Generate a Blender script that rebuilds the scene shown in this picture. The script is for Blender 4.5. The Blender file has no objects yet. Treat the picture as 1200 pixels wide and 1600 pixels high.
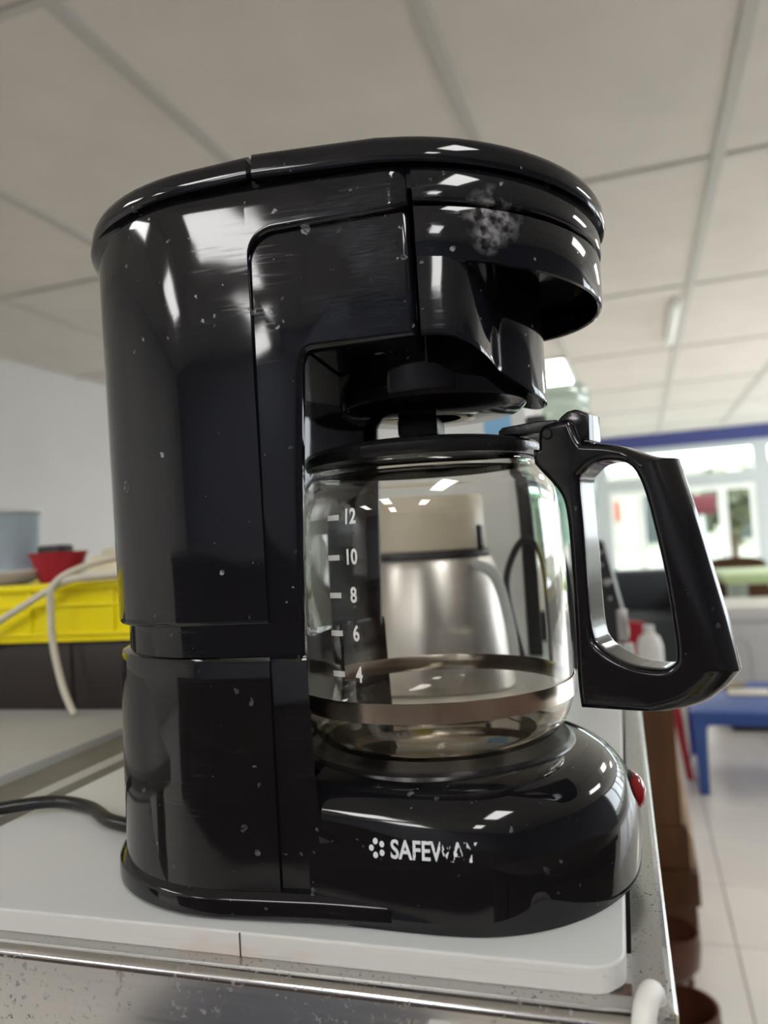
import bpy, bmesh, math, random
from mathutils import Matrix, Vector
random.seed(7)
PI = math.pi
sc = bpy.context.scene
COL = sc.collection

# ------------------------------------------------------------------ camera
cam_d = bpy.data.cameras.new('camera')
cam = bpy.data.objects.new('camera', cam_d); COL.objects.link(cam)
CAM = Vector((0.1430, -0.3721, 1.0135))
R_, U_, F_ = Vector((.9475, .3140, -.0610)), Vector((.0702, -.0180, .9974)), Vector((-.3121, .9492, .0391))
m = Matrix(((R_.x, U_.x, -F_.x), (R_.y, U_.y, -F_.y), (R_.z, U_.z, -F_.z))).to_quaternion().to_matrix().to_4x4()
m.translation = CAM
cam.matrix_world = m
cam_d.sensor_fit = 'VERTICAL'; cam_d.sensor_height = 32.0; cam_d.lens = 24.0
cam_d.clip_start = 0.01; cam_d.clip_end = 200
cam_d.dof.use_dof = True; cam_d.dof.focus_distance = 0.345; cam_d.dof.aperture_fstop = 6.5
sc.camera = cam

# ------------------------------------------------------------------ world, light, exposure
W = bpy.data.worlds.new('world'); sc.world = W; W.use_nodes = True
bg = W.node_tree.nodes['Background']
bg.inputs['Color'].default_value = (0.88, 0.95, 1.0, 1); bg.inputs['Strength'].default_value = 7.0
sun_d = bpy.data.lights.new('sun', 'SUN'); sun_d.energy = 1.5; sun_d.angle = math.radians(20); sun_d.color = (1, .97, .9)
sun = bpy.data.objects.new('sun', sun_d); COL.objects.link(sun)
sun.rotation_euler = (math.radians(35), math.radians(20), 0)
LAMP = 17.0            # radiance of the ceiling luminaires
vs = sc.view_settings
vs.view_transform = 'Standard'; vs.look = 'None'; vs.exposure = 0.10; vs.gamma = 1.0; vs.use_curve_mapping = False
sc.cycles.use_denoising = True
sc.cycles.max_bounces = 14; sc.cycles.transmission_bounces = 12; sc.cycles.transparent_max_bounces = 12
sc.cycles.sample_clamp_indirect = 8.0

# ------------------------------------------------------------------ helpers
def link(o, parent=None):
    COL.objects.link(o)
    if parent is not None: o.parent = parent
    return o
def tag(o, label=None, cat=None, group=None, kind=None):
    if label: o['label'] = label
    if cat: o['category'] = cat
    if group: o['group'] = group
    if kind: o['kind'] = kind
    return o
def empty(name, loc=(0, 0, 0), rz=0, label=None, cat=None, group=None, kind=None):
    o = bpy.data.objects.new(name, None); link(o)
    o.location = loc; o.rotation_euler = (0, 0, rz); o.empty_display_size = .05
    return tag(o, label, cat, group, kind)
def finish(me, ang=35, smooth=True):
    if smooth:
        me.polygons.foreach_set('use_smooth', [True] * len(me.polygons))
        try: me.set_sharp_from_angle(angle=math.radians(ang))
        except Exception: pass
    me.update()
def obj(name, verts, faces, mat, parent=None, ang=35, smooth=True, fix=True):
    me = bpy.data.meshes.new(name); me.from_pydata([tuple(v) for v in verts], [], faces)
    if fix:
        bm = bmesh.new(); bm.from_mesh(me)
        bmesh.ops.remove_doubles(bm, verts=bm.verts, dist=1e-6)
        bmesh.ops.recalc_face_normals(bm, faces=bm.faces); bm.to_mesh(me); bm.free()
    finish(me, ang, smooth)
    me.materials.append(mat)
    return link(bpy.data.objects.new(name, me), parent)
def from_bm(name, bm, mat, parent=None, ang=35):
    me = bpy.data.meshes.new(name); bm.to_mesh(me); bm.free(); finish(me, ang); me.materials.append(mat)
    return link(bpy.data.objects.new(name, me), parent)
def box_bm(bm, lo, hi, bev=0, seg=2, taper=None):
    r = bmesh.ops.create_cube(bm, size=1)
    vs_ = r['verts']
    for v in vs_:
        t = 1
        v.co = Vector(((lo[0] + hi[0]) / 2 + v.co.x * (hi[0] - lo[0]), (lo[1] + hi[1]) / 2 + v.co.y * (hi[1] - lo[1]), (lo[2] + hi[2]) / 2 + v.co.z * (hi[2] - lo[2])))
    if bev > 0:
        es = list({e for v in vs_ for e in v.link_edges})
        bmesh.ops.bevel(bm, geom=es, offset=bev, segments=seg, profile=.5, affect='EDGES')
def box(name, lo, hi, mat, parent=None, bev=0, seg=2):
    bm = bmesh.new(); box_bm(bm, lo, hi, bev, seg); return from_bm(name, bm, mat, parent)
def loft(rings, cap0=True, cap1=True, closed=True):
    n = len(rings[0]); V = [p for r in rings for p in r]; Fc = []
    for i in range(len(rings) - 1):
        for j in range(n if closed else n - 1):
            a, b = i * n + j, i * n + (j + 1) % n
            Fc.append((a, b, b + n, a + n))
    if cap0: Fc.append(tuple(range(n - 1, -1, -1)))
    if cap1: Fc.append(tuple(range((len(rings) - 1) * n, len(rings) * n)))
    return V, Fc
def lathe(name, prof, mat, parent=None, c=(0, 0), n=96, ang=35, closed=False, cap0=False, cap1=False):
    rings = [[(c[0] + r * math.cos(2 * PI * k / n), c[1] + r * math.sin(2 * PI * k / n), z) for k in range(n)] for r, z in prof]
    if closed: rings.append(rings[0])
    V, Fc = loft(rings, cap0, cap1)
    return obj(name, V, Fc, mat, parent, ang)
def tube(name, pts, r, mat, parent=None, n=12, sub=6, cap=True):
    P = catmull([Vector(p) for p in pts], sub) if sub > 1 else [Vector(p) for p in pts]
    rings = []; t0 = (P[1] - P[0]).normalized()
    up = Vector((0, 0, 1)) if abs(t0.z) < .9 else Vector((1, 0, 0))
    nv = (up - t0 * up.dot(t0)).normalized()
    for i, p in enumerate(P):
        t = (P[min(i + 1, len(P) - 1)] - P[max(i - 1, 0)]).normalized()
        nv = (nv - t * nv.dot(t)).normalized(); b = t.cross(nv)
        rr = r[0] + (r[1] - r[0]) * i / (len(P) - 1) if isinstance(r, tuple) else r
        rings.append([p + nv * rr * math.cos(2 * PI * k / n) + b * rr * math.sin(2 * PI * k / n) for k in range(n)])
    V, Fc = loft(rings, cap, cap)
    return obj(name, V, Fc, mat, parent, 50)
def catmull(P, sub=6, closed=False):
    out = []; n = len(P)
    for i in range(n if closed else n - 1):
        if closed: p0, p1, p2, p3 = P[i - 1], P[i], P[(i + 1) % n], P[(i + 2) % n]
        else: p0, p1, p2, p3 = P[max(i - 1, 0)], P[i], P[i + 1], P[min(i + 2, n - 1)]
        for k in range(sub):
            t = k / sub
            out.append(.5 * ((2 * p1) + (p2 - p0) * t + (2 * p0 - 5 * p1 + 4 * p2 - p3) * t * t + (3 * p1 - p0 - 3 * p2 + p3) * t ** 3))
    if not closed: out.append(P[-1])
    return out
def plate(name, outlines, half, bev, mat, parent=None, mtx=None, ang=35, res=3):
    """outlines (first outer, rest holes) in XY extruded +-half with rounded edges"""
    cu = bpy.data.curves.new(name, 'CURVE'); cu.dimensions = '2D'; cu.fill_mode = 'BOTH'
    for ol in outlines:
        sp = cu.splines.new('POLY'); sp.points.add(len(ol) - 1)
        for q, p in zip(sp.points, ol): q.co = (p[0], p[1], 0, 1)
        sp.use_cyclic_u = True
    cu.extrude = half - bev; cu.bevel_depth = bev; cu.bevel_resolution = res; cu.offset = -bev
    t = bpy.data.objects.new(name, cu); COL.objects.link(t)
    bpy.context.view_layer.update()
    me = bpy.data.meshes.new_from_object(t.evaluated_get(bpy.context.evaluated_depsgraph_get()))
    bpy.data.objects.remove(t); bpy.data.curves.remove(cu)
    if mtx is not None: me.transform(mtx)
    bm = bmesh.new(); bm.from_mesh(me); bmesh.ops.remove_doubles(bm, verts=bm.verts, dist=2e-6); bm.to_mesh(me); bm.free()
    me.materials.clear(); finish(me, ang); me.materials.append(mat); me.name = name
    return link(bpy.data.objects.new(name, me), parent)
def text_mesh(s, size, sx=1.0, align='CENTER', off=0.0):
    cu = bpy.data.curves.new('print', 'FONT'); cu.body = s; cu.size = size; cu.align_x = align; cu.align_y = 'CENTER'; cu.offset = off
    cu.resolution_u = 4
    t = bpy.data.objects.new('print', cu); COL.objects.link(t); bpy.context.view_layer.update()
    me = bpy.data.meshes.new_from_object(t.evaluated_get(bpy.context.evaluated_depsgraph_get()))
    bpy.data.objects.remove(t); bpy.data.curves.remove(cu)
    V = [(v.co.x * sx, v.co.y) for v in me.vertices]; Fc = [tuple(p.vertices) for p in me.polygons]
    bpy.data.meshes.remove(me)
    return V, Fc
def copy_tree(o, parent=None):
    c = o.copy(); COL.objects.link(c); c.parent = parent
    for ch in o.children: copy_tree(ch, c)
    return c

# ------------------------------------------------------------------ materials
def newmat(name):
    mt = bpy.data.materials.new(name); mt.use_nodes = True
    nt = mt.node_tree; return mt, nt, nt.nodes['Principled BSDF']
def plain(name, col, rough=.5, metal=0, bump=0, bscale=60, var=0, vscale=6, spec=.5, trans=0, ior=1.45, coat=0):
    mt, nt, p = newmat(name)
    p.inputs['Base Color'].default_value = (*col, 1); p.inputs['Roughness'].default_value = rough
    p.inputs['Metallic'].default_value = metal; p.inputs['Specular IOR Level'].default_value = spec
    p.inputs['Transmission Weight'].default_value = trans; p.inputs['IOR'].default_value = ior
    p.inputs['Coat Weight'].default_value = coat
    if var or bump:
        tc = nt.nodes.new('ShaderNodeTexCoord')
    if var:
        n = nt.nodes.new('ShaderNodeTexNoise'); n.inputs['Scale'].default_value = vscale; n.inputs['Detail'].default_value = 6
        nt.links.new(tc.outputs['Object'], n.inputs['Vector'])
        r = nt.nodes.new('ShaderNodeValToRGB'); r.color_ramp.elements[0].position = .3; r.color_ramp.elements[1].position = .7
        r.color_ramp.elements[0].color = (*[max(0, c * (1 - var)) for c in col], 1); r.color_ramp.elements[1].color = (*[min(1, c * (1 + var)) for c in col], 1)
        nt.links.new(n.outputs['Fac'], r.inputs['Fac']); nt.links.new(r.outputs['Color'], p.inputs['Base Color'])
    if bump:
        n2 = nt.nodes.new('ShaderNodeTexNoise'); n2.inputs['Scale'].default_value = bscale; n2.inputs['Detail'].default_value = 4
        nt.links.new(tc.outputs['Object'], n2.inputs['Vector'])
        b = nt.nodes.new('ShaderNodeBump'); b.inputs['Strength'].default_value = bump; b.inputs['Distance'].default_value = .01
        nt.links.new(n2.outputs['Fac'], b.inputs['Height']); nt.links.new(b.outputs['Normal'], p.inputs['Normal'])
    return mt
def math_node(nt, op, a, b=None):
    n = nt.nodes.new('ShaderNodeMath'); n.operation = op
    for i, v in enumerate((a, b)):
        if v is None: continue
        if isinstance(v, (int, float)): n.inputs[i].default_value = v
        else: nt.links.new(v, n.inputs[i])
    return n.outputs[0]
def ramp(nt, src, p0, p1, c0=(0, 0, 0, 1), c1=(1, 1, 1, 1)):
    r = nt.nodes.new('ShaderNodeValToRGB'); r.color_ramp.elements[0].position = p0; r.color_ramp.elements[1].position = p1
    r.color_ramp.elements[0].color = c0; r.color_ramp.elements[1].color = c1
    nt.links.new(src, r.inputs['Fac']); return r.outputs['Color']
def mapping(nt, src, scale=(1, 1, 1), rot=(0, 0, 0)):
    mp = nt.nodes.new('ShaderNodeMapping'); mp.inputs['Scale'].default_value = scale; mp.inputs['Rotation'].default_value = rot
    nt.links.new(src, mp.inputs['Vector']); return mp.outputs['Vector']
def mixcol(nt, fac, a, b):
    n = nt.nodes.new('ShaderNodeMix'); n.data_type = 'RGBA'
    if isinstance(fac, (int, float)): n.inputs['Factor'].default_value = fac
    else: nt.links.new(fac, n.inputs['Factor'])
    for i, v in ((6, a), (7, b)):
        if isinstance(v, tuple): n.inputs[i].default_value = (*v, 1) if len(v) == 3 else v
        else: nt.links.new(v, n.inputs[i])
    return n.outputs[2]

def dusty_plastic(name, col, rough, spots=1.0, scale=150, scratch=.14, patches=False):
    mt, nt, p = newmat(name); N = nt.nodes
    tc = N.new('ShaderNodeTexCoord').outputs['Object']
    # sparse dried splashes
    warp = N.new('ShaderNodeTexNoise'); warp.inputs['Scale'].default_value = 260; nt.links.new(tc, warp.inputs['Vector'])
    wv = N.new('ShaderNodeVectorMath'); wv.operation = 'MULTIPLY_ADD'
    nt.links.new(warp.outputs['Color'], wv.inputs[0]); wv.inputs[1].default_value = (.004,) * 3; nt.links.new(tc, wv.inputs[2])
    masks = []
    for s, thr, rad in ((scale, .915, .30), (scale * .55, .955, .26), (scale * 2.4, .94, .32)):
        vo = N.new('ShaderNodeTexVoronoi'); vo.inputs['Scale'].default_value = s; nt.links.new(wv.outputs[0], vo.inputs['Vector'])
        sep = N.new('ShaderNodeSeparateColor'); nt.links.new(vo.outputs['Color'], sep.inputs[0])
        on = math_node(nt, 'GREATER_THAN', sep.outputs[0], thr)
        sz = math_node(nt, 'MULTIPLY', sep.outputs[1], rad)
        ins = math_node(nt, 'LESS_THAN', vo.outputs['Distance'], sz)
        masks.append(math_node(nt, 'MULTIPLY', math_node(nt, 'MULTIPLY', on, ins), math_node(nt, 'MULTIPLY', sep.outputs[2], .8)))
    mk = math_node(nt, 'MAXIMUM', math_node(nt, 'MAXIMUM', masks[0], masks[1]), masks[2])
    gr = N.new('ShaderNodeTexNoise'); gr.inputs['Scale'].default_value = 520; gr.inputs['Detail'].default_value = 3; nt.links.new(tc, gr.inputs['Vector'])
    mk = math_node(nt, 'MULTIPLY', mk, ramp(nt, gr.outputs['Fac'], .35, .6))
    mk = math_node(nt, 'MULTIPLY', mk, spots)
    # fine scratches and wiped haze
    sn = N.new('ShaderNodeTexNoise'); sn.inputs['Scale'].default_value = 1; sn.inputs['Detail'].default_value = 3
    nt.links.new(mapping(nt, tc, (45, 45, 700), (0, math.radians(-28), .3)), sn.inputs['Vector'])
    hz = N.new('ShaderNodeTexNoise'); hz.inputs['Scale'].default_value = 22; hz.inputs['Detail'].default_value = 5; nt.links.new(tc, hz.inputs['Vector'])
    sc_ = math_node(nt, 'MULTIPLY', ramp(nt, sn.outputs['Fac'], .52, .72), ramp(nt, hz.outputs['Fac'], .45, .7))
    r1 = math_node(nt, 'MULTIPLY_ADD', sc_, scratch); nt.nodes[-1].inputs[2].default_value = rough
    r2 = math_node(nt, 'ADD', r1, math_node(nt, 'MULTIPLY', mk, .5))
    nt.links.new(r2, p.inputs['Roughness'])
    c1 = mixcol(nt, math_node(nt, 'MULTIPLY', sc_, .022), col, (.45, .5, .6))
    nt.links.new(mixcol(nt, mk, c1, (.36, .37, .40)), p.inputs['Base Color'])
    def blob(c, rad, sc2):
        d = N.new('ShaderNodeVectorMath'); d.operation = 'DISTANCE'; nt.links.new(tc, d.inputs[0]); d.inputs[1].default_value = c
        nn = N.new('ShaderNodeTexNoise'); nn.inputs['Scale'].default_value = sc2; nn.inputs['Detail'].default_value = 6; nt.links.new(tc, nn.inputs['Vector'])
        fall = ramp(nt, math_node(nt, 'DIVIDE', d.outputs['Value'], rad), .35, 1.0, (1, 1, 1, 1), (0, 0, 0, 1))
        return math_node(nt, 'MULTIPLY', fall, ramp(nt, nn.outputs['Fac'], .42, .62))
    if patches:
        sm_ = math_node(nt, 'MAXIMUM', blob((.0885, -.0720, .2835), .014, 190), blob((.0860, -.0735, .2745), .008, 260))
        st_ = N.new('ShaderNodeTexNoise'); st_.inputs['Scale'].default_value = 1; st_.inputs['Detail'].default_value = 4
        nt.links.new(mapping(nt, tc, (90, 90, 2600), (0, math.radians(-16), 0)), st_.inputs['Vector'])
        hz2 = math_node(nt, 'MULTIPLY', blob((.034, -.0774, .272), .034, 40), ramp(nt, st_.outputs['Fac'], .38, .66))  # scratchy streaks plus a bluish reflected haze painted into the side panel colour
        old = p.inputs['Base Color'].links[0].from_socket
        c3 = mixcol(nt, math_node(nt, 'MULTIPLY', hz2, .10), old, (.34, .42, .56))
        nt.links.new(mixcol(nt, math_node(nt, 'MULTIPLY', sm_, .62), c3, (.40, .40, .42)), p.inputs['Base Color'])
        oldr = p.inputs['Roughness'].links[0].from_socket
        nt.links.new(math_node(nt, 'ADD', oldr, math_node(nt, 'ADD', math_node(nt, 'MULTIPLY', sm_, .35), math_node(nt, 'MULTIPLY', hz2, .10))), p.inputs['Roughness'])
    # slightly wavy moulding
    wn = N.new('ShaderNodeTexNoise'); wn.inputs['Scale'].default_value = 16; nt.links.new(tc, wn.inputs['Vector'])
    b = N.new('ShaderNodeBump'); b.inputs['Strength'].default_value = .12; b.inputs['Distance'].default_value = .004
    nt.links.new(wn.outputs['Fac'], b.inputs['Height']); nt.links.new(b.outputs['Normal'], p.inputs['Normal'])
    p.inputs['Specular IOR Level'].default_value = .47
    return mt

def pitted_steel(name, base, rough, pits, scale=240):
    mt, nt, p = newmat(name); N = nt.nodes
    tc = N.new('ShaderNodeTexCoord').outputs['Object']
    n1 = N.new('ShaderNodeTexNoise'); n1.inputs['Scale'].default_value = scale; n1.inputs['Detail'].default_value = 5; nt.links.new(tc, n1.inputs['Vector'])
    n2 = N.new('ShaderNodeTexNoise'); n2.inputs['Scale'].default_value = 30; n2.inputs['Detail'].default_value = 4; nt.links.new(tc, n2.inputs['Vector'])
    mk = math_node(nt, 'MULTIPLY', ramp(nt, n1.outputs['Fac'], .60, .66), ramp(nt, n2.outputs['Fac'], .40, .6))
    mk = math_node(nt, 'MULTIPLY', mk, pits)
    st = N.new('ShaderNodeTexNoise'); st.inputs['Scale'].default_value = 1; st.inputs['Detail'].default_value = 4
    nt.links.new(mapping(nt, tc, (12, 500, 500)), st.inputs['Vector'])
    nt.links.new(mixcol(nt, mk, base, (.06, .05, .045)), p.inputs['Base Color'])
    r = math_node(nt, 'MULTIPLY_ADD', st.outputs['Fac'], .12); nt.nodes[-1].inputs[2].default_value = rough
    nt.links.new(math_node(nt, 'ADD', r, math_node(nt, 'MULTIPLY', mk, .5)), p.inputs['Roughness'])
    nt.links.new(math_node(nt, 'SUBTRACT', 1.0, math_node(nt, 'MULTIPLY', mk, .8)), p.inputs['Metallic'])
    return mt

def painted_board(name):
    mt, nt, p = newmat(name); N = nt.nodes
    tc = N.new('ShaderNodeTexCoord').outputs['Object']
    n1 = N.new('ShaderNodeTexNoise'); n1.inputs['Scale'].default_value = 16; n1.inputs['Detail'].default_value = 7; nt.links.new(mapping(nt, tc, (1, 1.6, 2)), n1.inputs['Vector'])
    n2 = N.new('ShaderNodeTexNoise'); n2.inputs['Scale'].default_value = 1; n2.inputs['Detail'].default_value = 5; nt.links.new(mapping(nt, tc, (14, 420, 420)), n2.inputs['Vector'])
    c = mixcol(nt, ramp(nt, n1.outputs['Fac'], .54, .66), (.68, .68, .665), (.66, .49, .42))
    c = mixcol(nt, ramp(nt, n2.outputs['Fac'], .60, .80), c, (.42, .41, .40))
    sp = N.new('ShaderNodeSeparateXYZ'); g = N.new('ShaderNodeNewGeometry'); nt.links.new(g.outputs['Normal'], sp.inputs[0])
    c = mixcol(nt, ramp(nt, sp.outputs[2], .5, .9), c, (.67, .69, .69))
    nt.links.new(c, p.inputs['Base Color']); p.inputs['Roughness'].default_value = .38
    return mt

def thin_glass(name, tint=(1, 1, 1), refl=.08):
    mt = bpy.data.materials.new(name); mt.use_nodes = True; nt = mt.node_tree; nt.nodes.clear()
    o = nt.nodes.new('ShaderNodeOutputMaterial'); mx = nt.nodes.new('ShaderNodeMixShader'); mx.inputs[0].default_value = refl
    t = nt.nodes.new('ShaderNodeBsdfTransparent'); t.inputs[0].default_value = (*tint, 1)
    g = nt.nodes.new('ShaderNodeBsdfGlossy'); g.inputs['Roughness'].default_value = .02
    nt.links.new(t.outputs[0], mx.inputs[1]); nt.links.new(g.outputs[0], mx.inputs[2]); nt.links.new(mx.outputs[0], o.inputs[0])
    return mt
def emit(name, col, s):
    mt = bpy.data.materials.new(name); mt.use_nodes = True; nt = mt.node_tree; nt.nodes.clear()
    o = nt.nodes.new('ShaderNodeOutputMaterial'); e = nt.nodes.new('ShaderNodeEmission'); e.inputs[0].default_value = (*col, 1); e.inputs[1].default_value = s
    nt.links.new(e.outputs[0], o.inputs[0]); return mt
def wood(name, c0, c1, rough=.35, axis=(3, 3, .4)):
    mt, nt, p = newmat(name); N = nt.nodes
    tc = N.new('ShaderNodeTexCoord').outputs['Object']
    n = N.new('ShaderNodeTexNoise'); n.inputs['Scale'].default_value = 9; n.inputs['Detail'].default_value = 6; n.inputs['Distortion'].default_value = .6
    nt.links.new(mapping(nt, tc, axis), n.inputs['Vector'])
    nt.links.new(ramp(nt, n.outputs['Fac'], .3, .72, (*c0, 1), (*c1, 1)), p.inputs['Base Color']); p.inputs['Roughness'].default_value = rough
    return mt

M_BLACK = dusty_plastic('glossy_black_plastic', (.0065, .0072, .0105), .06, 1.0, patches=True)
M_BLACK_LOW = dusty_plastic('glossy_black_plastic_base', (.0065, .0065, .008), .07, .45, 170, .08)
M_HANDLE = dusty_plastic('black_handle_plastic', (.008, .008, .0095), .11, .2, 200, .06)
M_LIDB = plain('black_carafe_lid', (.012, .012, .014), .22, bump=.05, bscale=300)
M_DARK = plain('matte_black', (.010, .010, .011), .4)
M_PLATE = plain('black_enamel_plate', (.012, .012, .013), .22)
M_RED = plain('red_lens', (.32, .01, .012), .12, coat=.5)
M_RED.node_tree.nodes['Principled BSDF'].inputs['Subsurface Weight'].default_value = .15
M_WHITEINK = plain('white_ink', (.93, .93, .90), .5)
M_STEELBAND = plain('carafe_band_steel', (.86, .79, .71), .22, 1.0, var=.08, vscale=90)
M_CHROME = pitted_steel('chrome_rail', (.62, .62, .62), .10, .9, 420)
M_STEELTOP = pitted_steel('worn_steel_strip', (.56, .56, .54), .30, 1.0, 520)
M_STEELRAIL = plain('brushed_steel', (.20, .195, .185), .5, .35, var=.15, vscale=30)
M_BOARD = painted_board('white_painted_board')
M_CORD = plain('black_rubber', (.012, .012, .014), .32)
M_CREAMCORD = plain('cream_cord', (.70, .66, .55), .45)
M_CEIL = plain('ceiling_panel_paint', (.585, .545, .50), .75, var=.04, vscale=3)
M_BATTEN = plain('ceiling_batten_paint', (.44, .42, .39), .6)
M_WALL = plain('pale_wall_paint', (.56, .55, .53), .8, var=.03, vscale=1.5)
M_BACKW = plain('blue_grey_wall_paint', (.20, .21, .25), .8)
M_FLOORT = plain('glossy_floor_tile', (.90, .87, .82), .15, var=.04, vscale=4)
M_GROUT = plain('grout', (.36, .34, .32), .8)
M_BLUE = plain('navy_beam_paint', (.045, .055, .19), .5)
M_FRAME = plain('grey_window_frame', (.50, .53, .53), .45)
M_WFRAME = plain('white_door_frame', (.86, .88, .84), .4)
M_PANE = thin_glass('window_pane', (.97, 1, .98), .05)
M_LAMPF = plain('lamp_frame', (.8, .8, .8), .4)
M_LAMP = emit('lamp_diffuser', (1.0, .985, .96), LAMP)
M_YEL = plain('yellow_plastic', (1.0, .82, .0), .38, var=.05, vscale=10)
M_BROWNBOX = plain('dark_brown_plastic', (.028, .021, .020), .45)
M_BLUEP = plain('blue_plastic', (.045, .115, .40), .35, var=.1, vscale=8)
M_BLUEP2 = plain('deep_blue_plastic', (.01, .015, .38), .35)
M_WHITEP = plain('white_plastic', (.86, .86, .83), .35)
M_WHITEM = plain('white_enamel', (.70, .72, .71), .3)
M_GREYT = plain('grey_table_laminate', (.45, .455, .44), .42, var=.03)
M_REDP = plain('red_plastic', (.42, .014, .03), .4)
M_WOOD = wood('brown_varnished_wood', (.050, .016, .003), (.115, .042, .007), .45)
M_WOOD2 = wood('dark_counter_wood', (.045, .022, .012), (.11, .055, .03), .4, (.4, 3, 3))
M_CREAMW = plain('pale_lit_edge', (.62, .46, .26), .6)
M_CLAY = plain('brown_clay', (.085, .028, .016), .35, var=.25, vscale=20)
M_STEELK = plain('satin_kettle_steel', (.56, .545, .52), .34, 1.0, var=.06, vscale=4)
M_CREAMK = plain('cream_kettle_plastic', (.62, .56, .44), .3)
M_SOFA = plain('charcoal_cloth', (.045, .05, .058), .85)
M_GREENT = plain('pale_green_laminate', (.60, .78, .42), .4)
M_BOTTLE = thin_glass('green_tinted_bottle', (.84, .94, .90), .16)
M_TUB = plain('frosted_tub_plastic', (.62, .74, .84), .35, trans=.35)
M_TUBLID = plain('tub_lid_plastic', (.78, .80, .82), .4)
M_TUBBLUE = plain('pale_blue_filling', (.55, .72, .90), .6)
M_PAVE = plain('pale_pavement', (.27, .27, .22), .9, var=.15, vscale=.6)
M_LEAF = plain('olive_leaves', (.055, .06, .022), .7, var=.5, vscale=2)
M_BARK = plain('bark', (.09, .06, .04), .9)
M_SIGN = plain('red_sign_paint', (.50, .06, .02), .5)
M_HOUSE = plain('pale_render', (.30, .30, .25), .9, var=.1, vscale=.5)
M_SHADEW = plain('dark_shop_window', (.04, .05, .05), .2)

# glass of the jug: real refracting glass, faintly grey brown
M_GLASS, nt, p = newmat('jug_glass')
p.inputs['Base Color'].default_value = (.955, .95, .925, 1); p.inputs['Roughness'].default_value = .0
p.inputs['Transmission Weight'].default_value = 1; p.inputs['IOR'].default_value = 1.47

tcg = nt.nodes.new('ShaderNodeTexCoord').outputs['Object']; sg = nt.nodes.new('ShaderNodeSeparateXYZ'); nt.links.new(tcg, sg.inputs[0])
ng = nt.nodes.new('ShaderNodeTexNoise'); ng.inputs['Scale'].default_value = 60; nt.links.new(tcg, ng.inputs['Vector'])
hz_ = math_node(nt, 'ADD', sg.outputs[2], math_node(nt, 'MULTIPLY', ng.outputs['Fac'], .012))
nt.links.new(ramp(nt, hz_, .012, .034, (.80, .74, .64, 1), (.955, .95, .925, 1)), p.inputs['Base Color'])

# worn print for the maker's name on the base
M_LOGO = bpy.data.materials.new('worn_white_print'); M_LOGO.use_nodes = True
nt = M_LOGO.node_tree; p = nt.nodes['Principled BSDF']; p.inputs['Base Color'].default_value = (.72, .76, .80, 1); p.inputs['Roughness'].default_value = .55
tc = nt.nodes.new('ShaderNodeTexCoord').outputs['Object']
sx = nt.nodes.new('ShaderNodeSeparateXYZ'); nt.links.new(tc, sx.inputs[0])
nz = nt.nodes.new('ShaderNodeTexNoise'); nz.inputs['Scale'].default_value = 420; nz.inputs['Detail'].default_value = 2; nt.links.new(mapping(nt, tc, (1.6, 1, .8), (0, .5, 0)), nz.inputs['Vector'])
wear = math_node(nt, 'MULTIPLY_ADD', math_node(nt, 'SUBTRACT', sx.outputs[0], .0435), 14.0); nt.nodes[-1].inputs[2].default_value = .33
wear = math_node(nt, 'MINIMUM', wear, .50)
al = math_node(nt, 'GREATER_THAN', nz.outputs['Fac'], wear)
nt.links.new(al, p.inputs['Alpha'])

# ------------------------------------------------------------------ the room
X0, X1, Y0, Y1, HC = -4.95, 6.2, -7.0, 15.5, 2.8
def struct(o): o['kind'] = 'structure'; return o
# floor slab with separate tiles where the photograph shows them
fl = struct(box('floor', (X0, Y0, -.12), (X1, Y1 + .2, -.004), M_GROUT))
TS = .336; gx0, gy0 = .296, 1.65
def tile_mesh():
    bm = bmesh.new(); box_bm(bm, (.0015, .0015, -.006), (TS - .0015, TS - .0015, 0), .001, 1)
    me = bpy.data.meshes.new('floor_tile'); bm.to_mesh(me); bm.free(); finish(me); me.materials.append(M_FLOORT); return me
tm = tile_mesh(); near = set()
for i in range(-1, 5):
    for j in range(-2, 14):
        o = link(bpy.data.objects.new('floor_tile', tm), fl); o.location = (gx0 + i * TS, gy0 + j * TS, 0); near.add((i, j))
V, Fc = [], []
for i in range(-15, 17):
    for j in range(-25, 41):
        if (i, j) in near: continue
        x, y = gx0 + i * TS, gy0 + j * TS
        k = len(V); V += [(x + .0015, y + .0015, 0), (x + TS - .0015, y + .0015, 0), (x + TS - .0015, y + TS - .0015, 0), (x + .0015, y + TS - .0015, 0)]
        Fc.append((k, k + 1, k + 2, k + 3))
tag(obj('floor_tiling', V, Fc, M_FLOORT, fl, smooth=False, fix=False), kind='stuff')

# ceiling: slab, panels and battens
ce = struct(box('ceiling', (X0 - .1, Y0 - .1, HC + .02), (X1 + .1, Y1 + .2, HC + .14), M_BATTEN))
XL = [-4.95, -3.79, -2.65, -1.52, -.43, .64, 1.73, 2.82, 3.91, 5.0, 6.2]
YL = [-7.0, -4.76, -2.66, -.54, 1.575, 3.68, 5.78, 7.9, 10.0, 12.1, 14.2, 15.5]
LAMPS = [(3, 8.35, .72, 1.35), (3, -3.9, .62, 1.24), (3, -6.0, .62, 1.24), (5, -1.75, .62, 1.24), (5, -4.5, .62, 1.24), (1, -1.75, .62, 1.24), (1, -4.5, .62, 1.24),
         (7, 2.6, .62, 1.24), (7, 8.35, .62, 1.24), (6, 5.0, .62, 1.24)]
for i in range(len(XL) - 1):
    for j in range(len(YL) - 1):
        box('ceiling_panel', (XL[i] + .012, YL[j] + .012, HC), (XL[i + 1] - .012, YL[j + 1] - .012, HC + .02), M_CEIL, ce)
for x in XL[1:-1]: box('ceiling_batten', (x - .030, Y0, HC - .012), (x + .030, Y1, HC + .004), M_BATTEN, ce, .003, 1)
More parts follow.
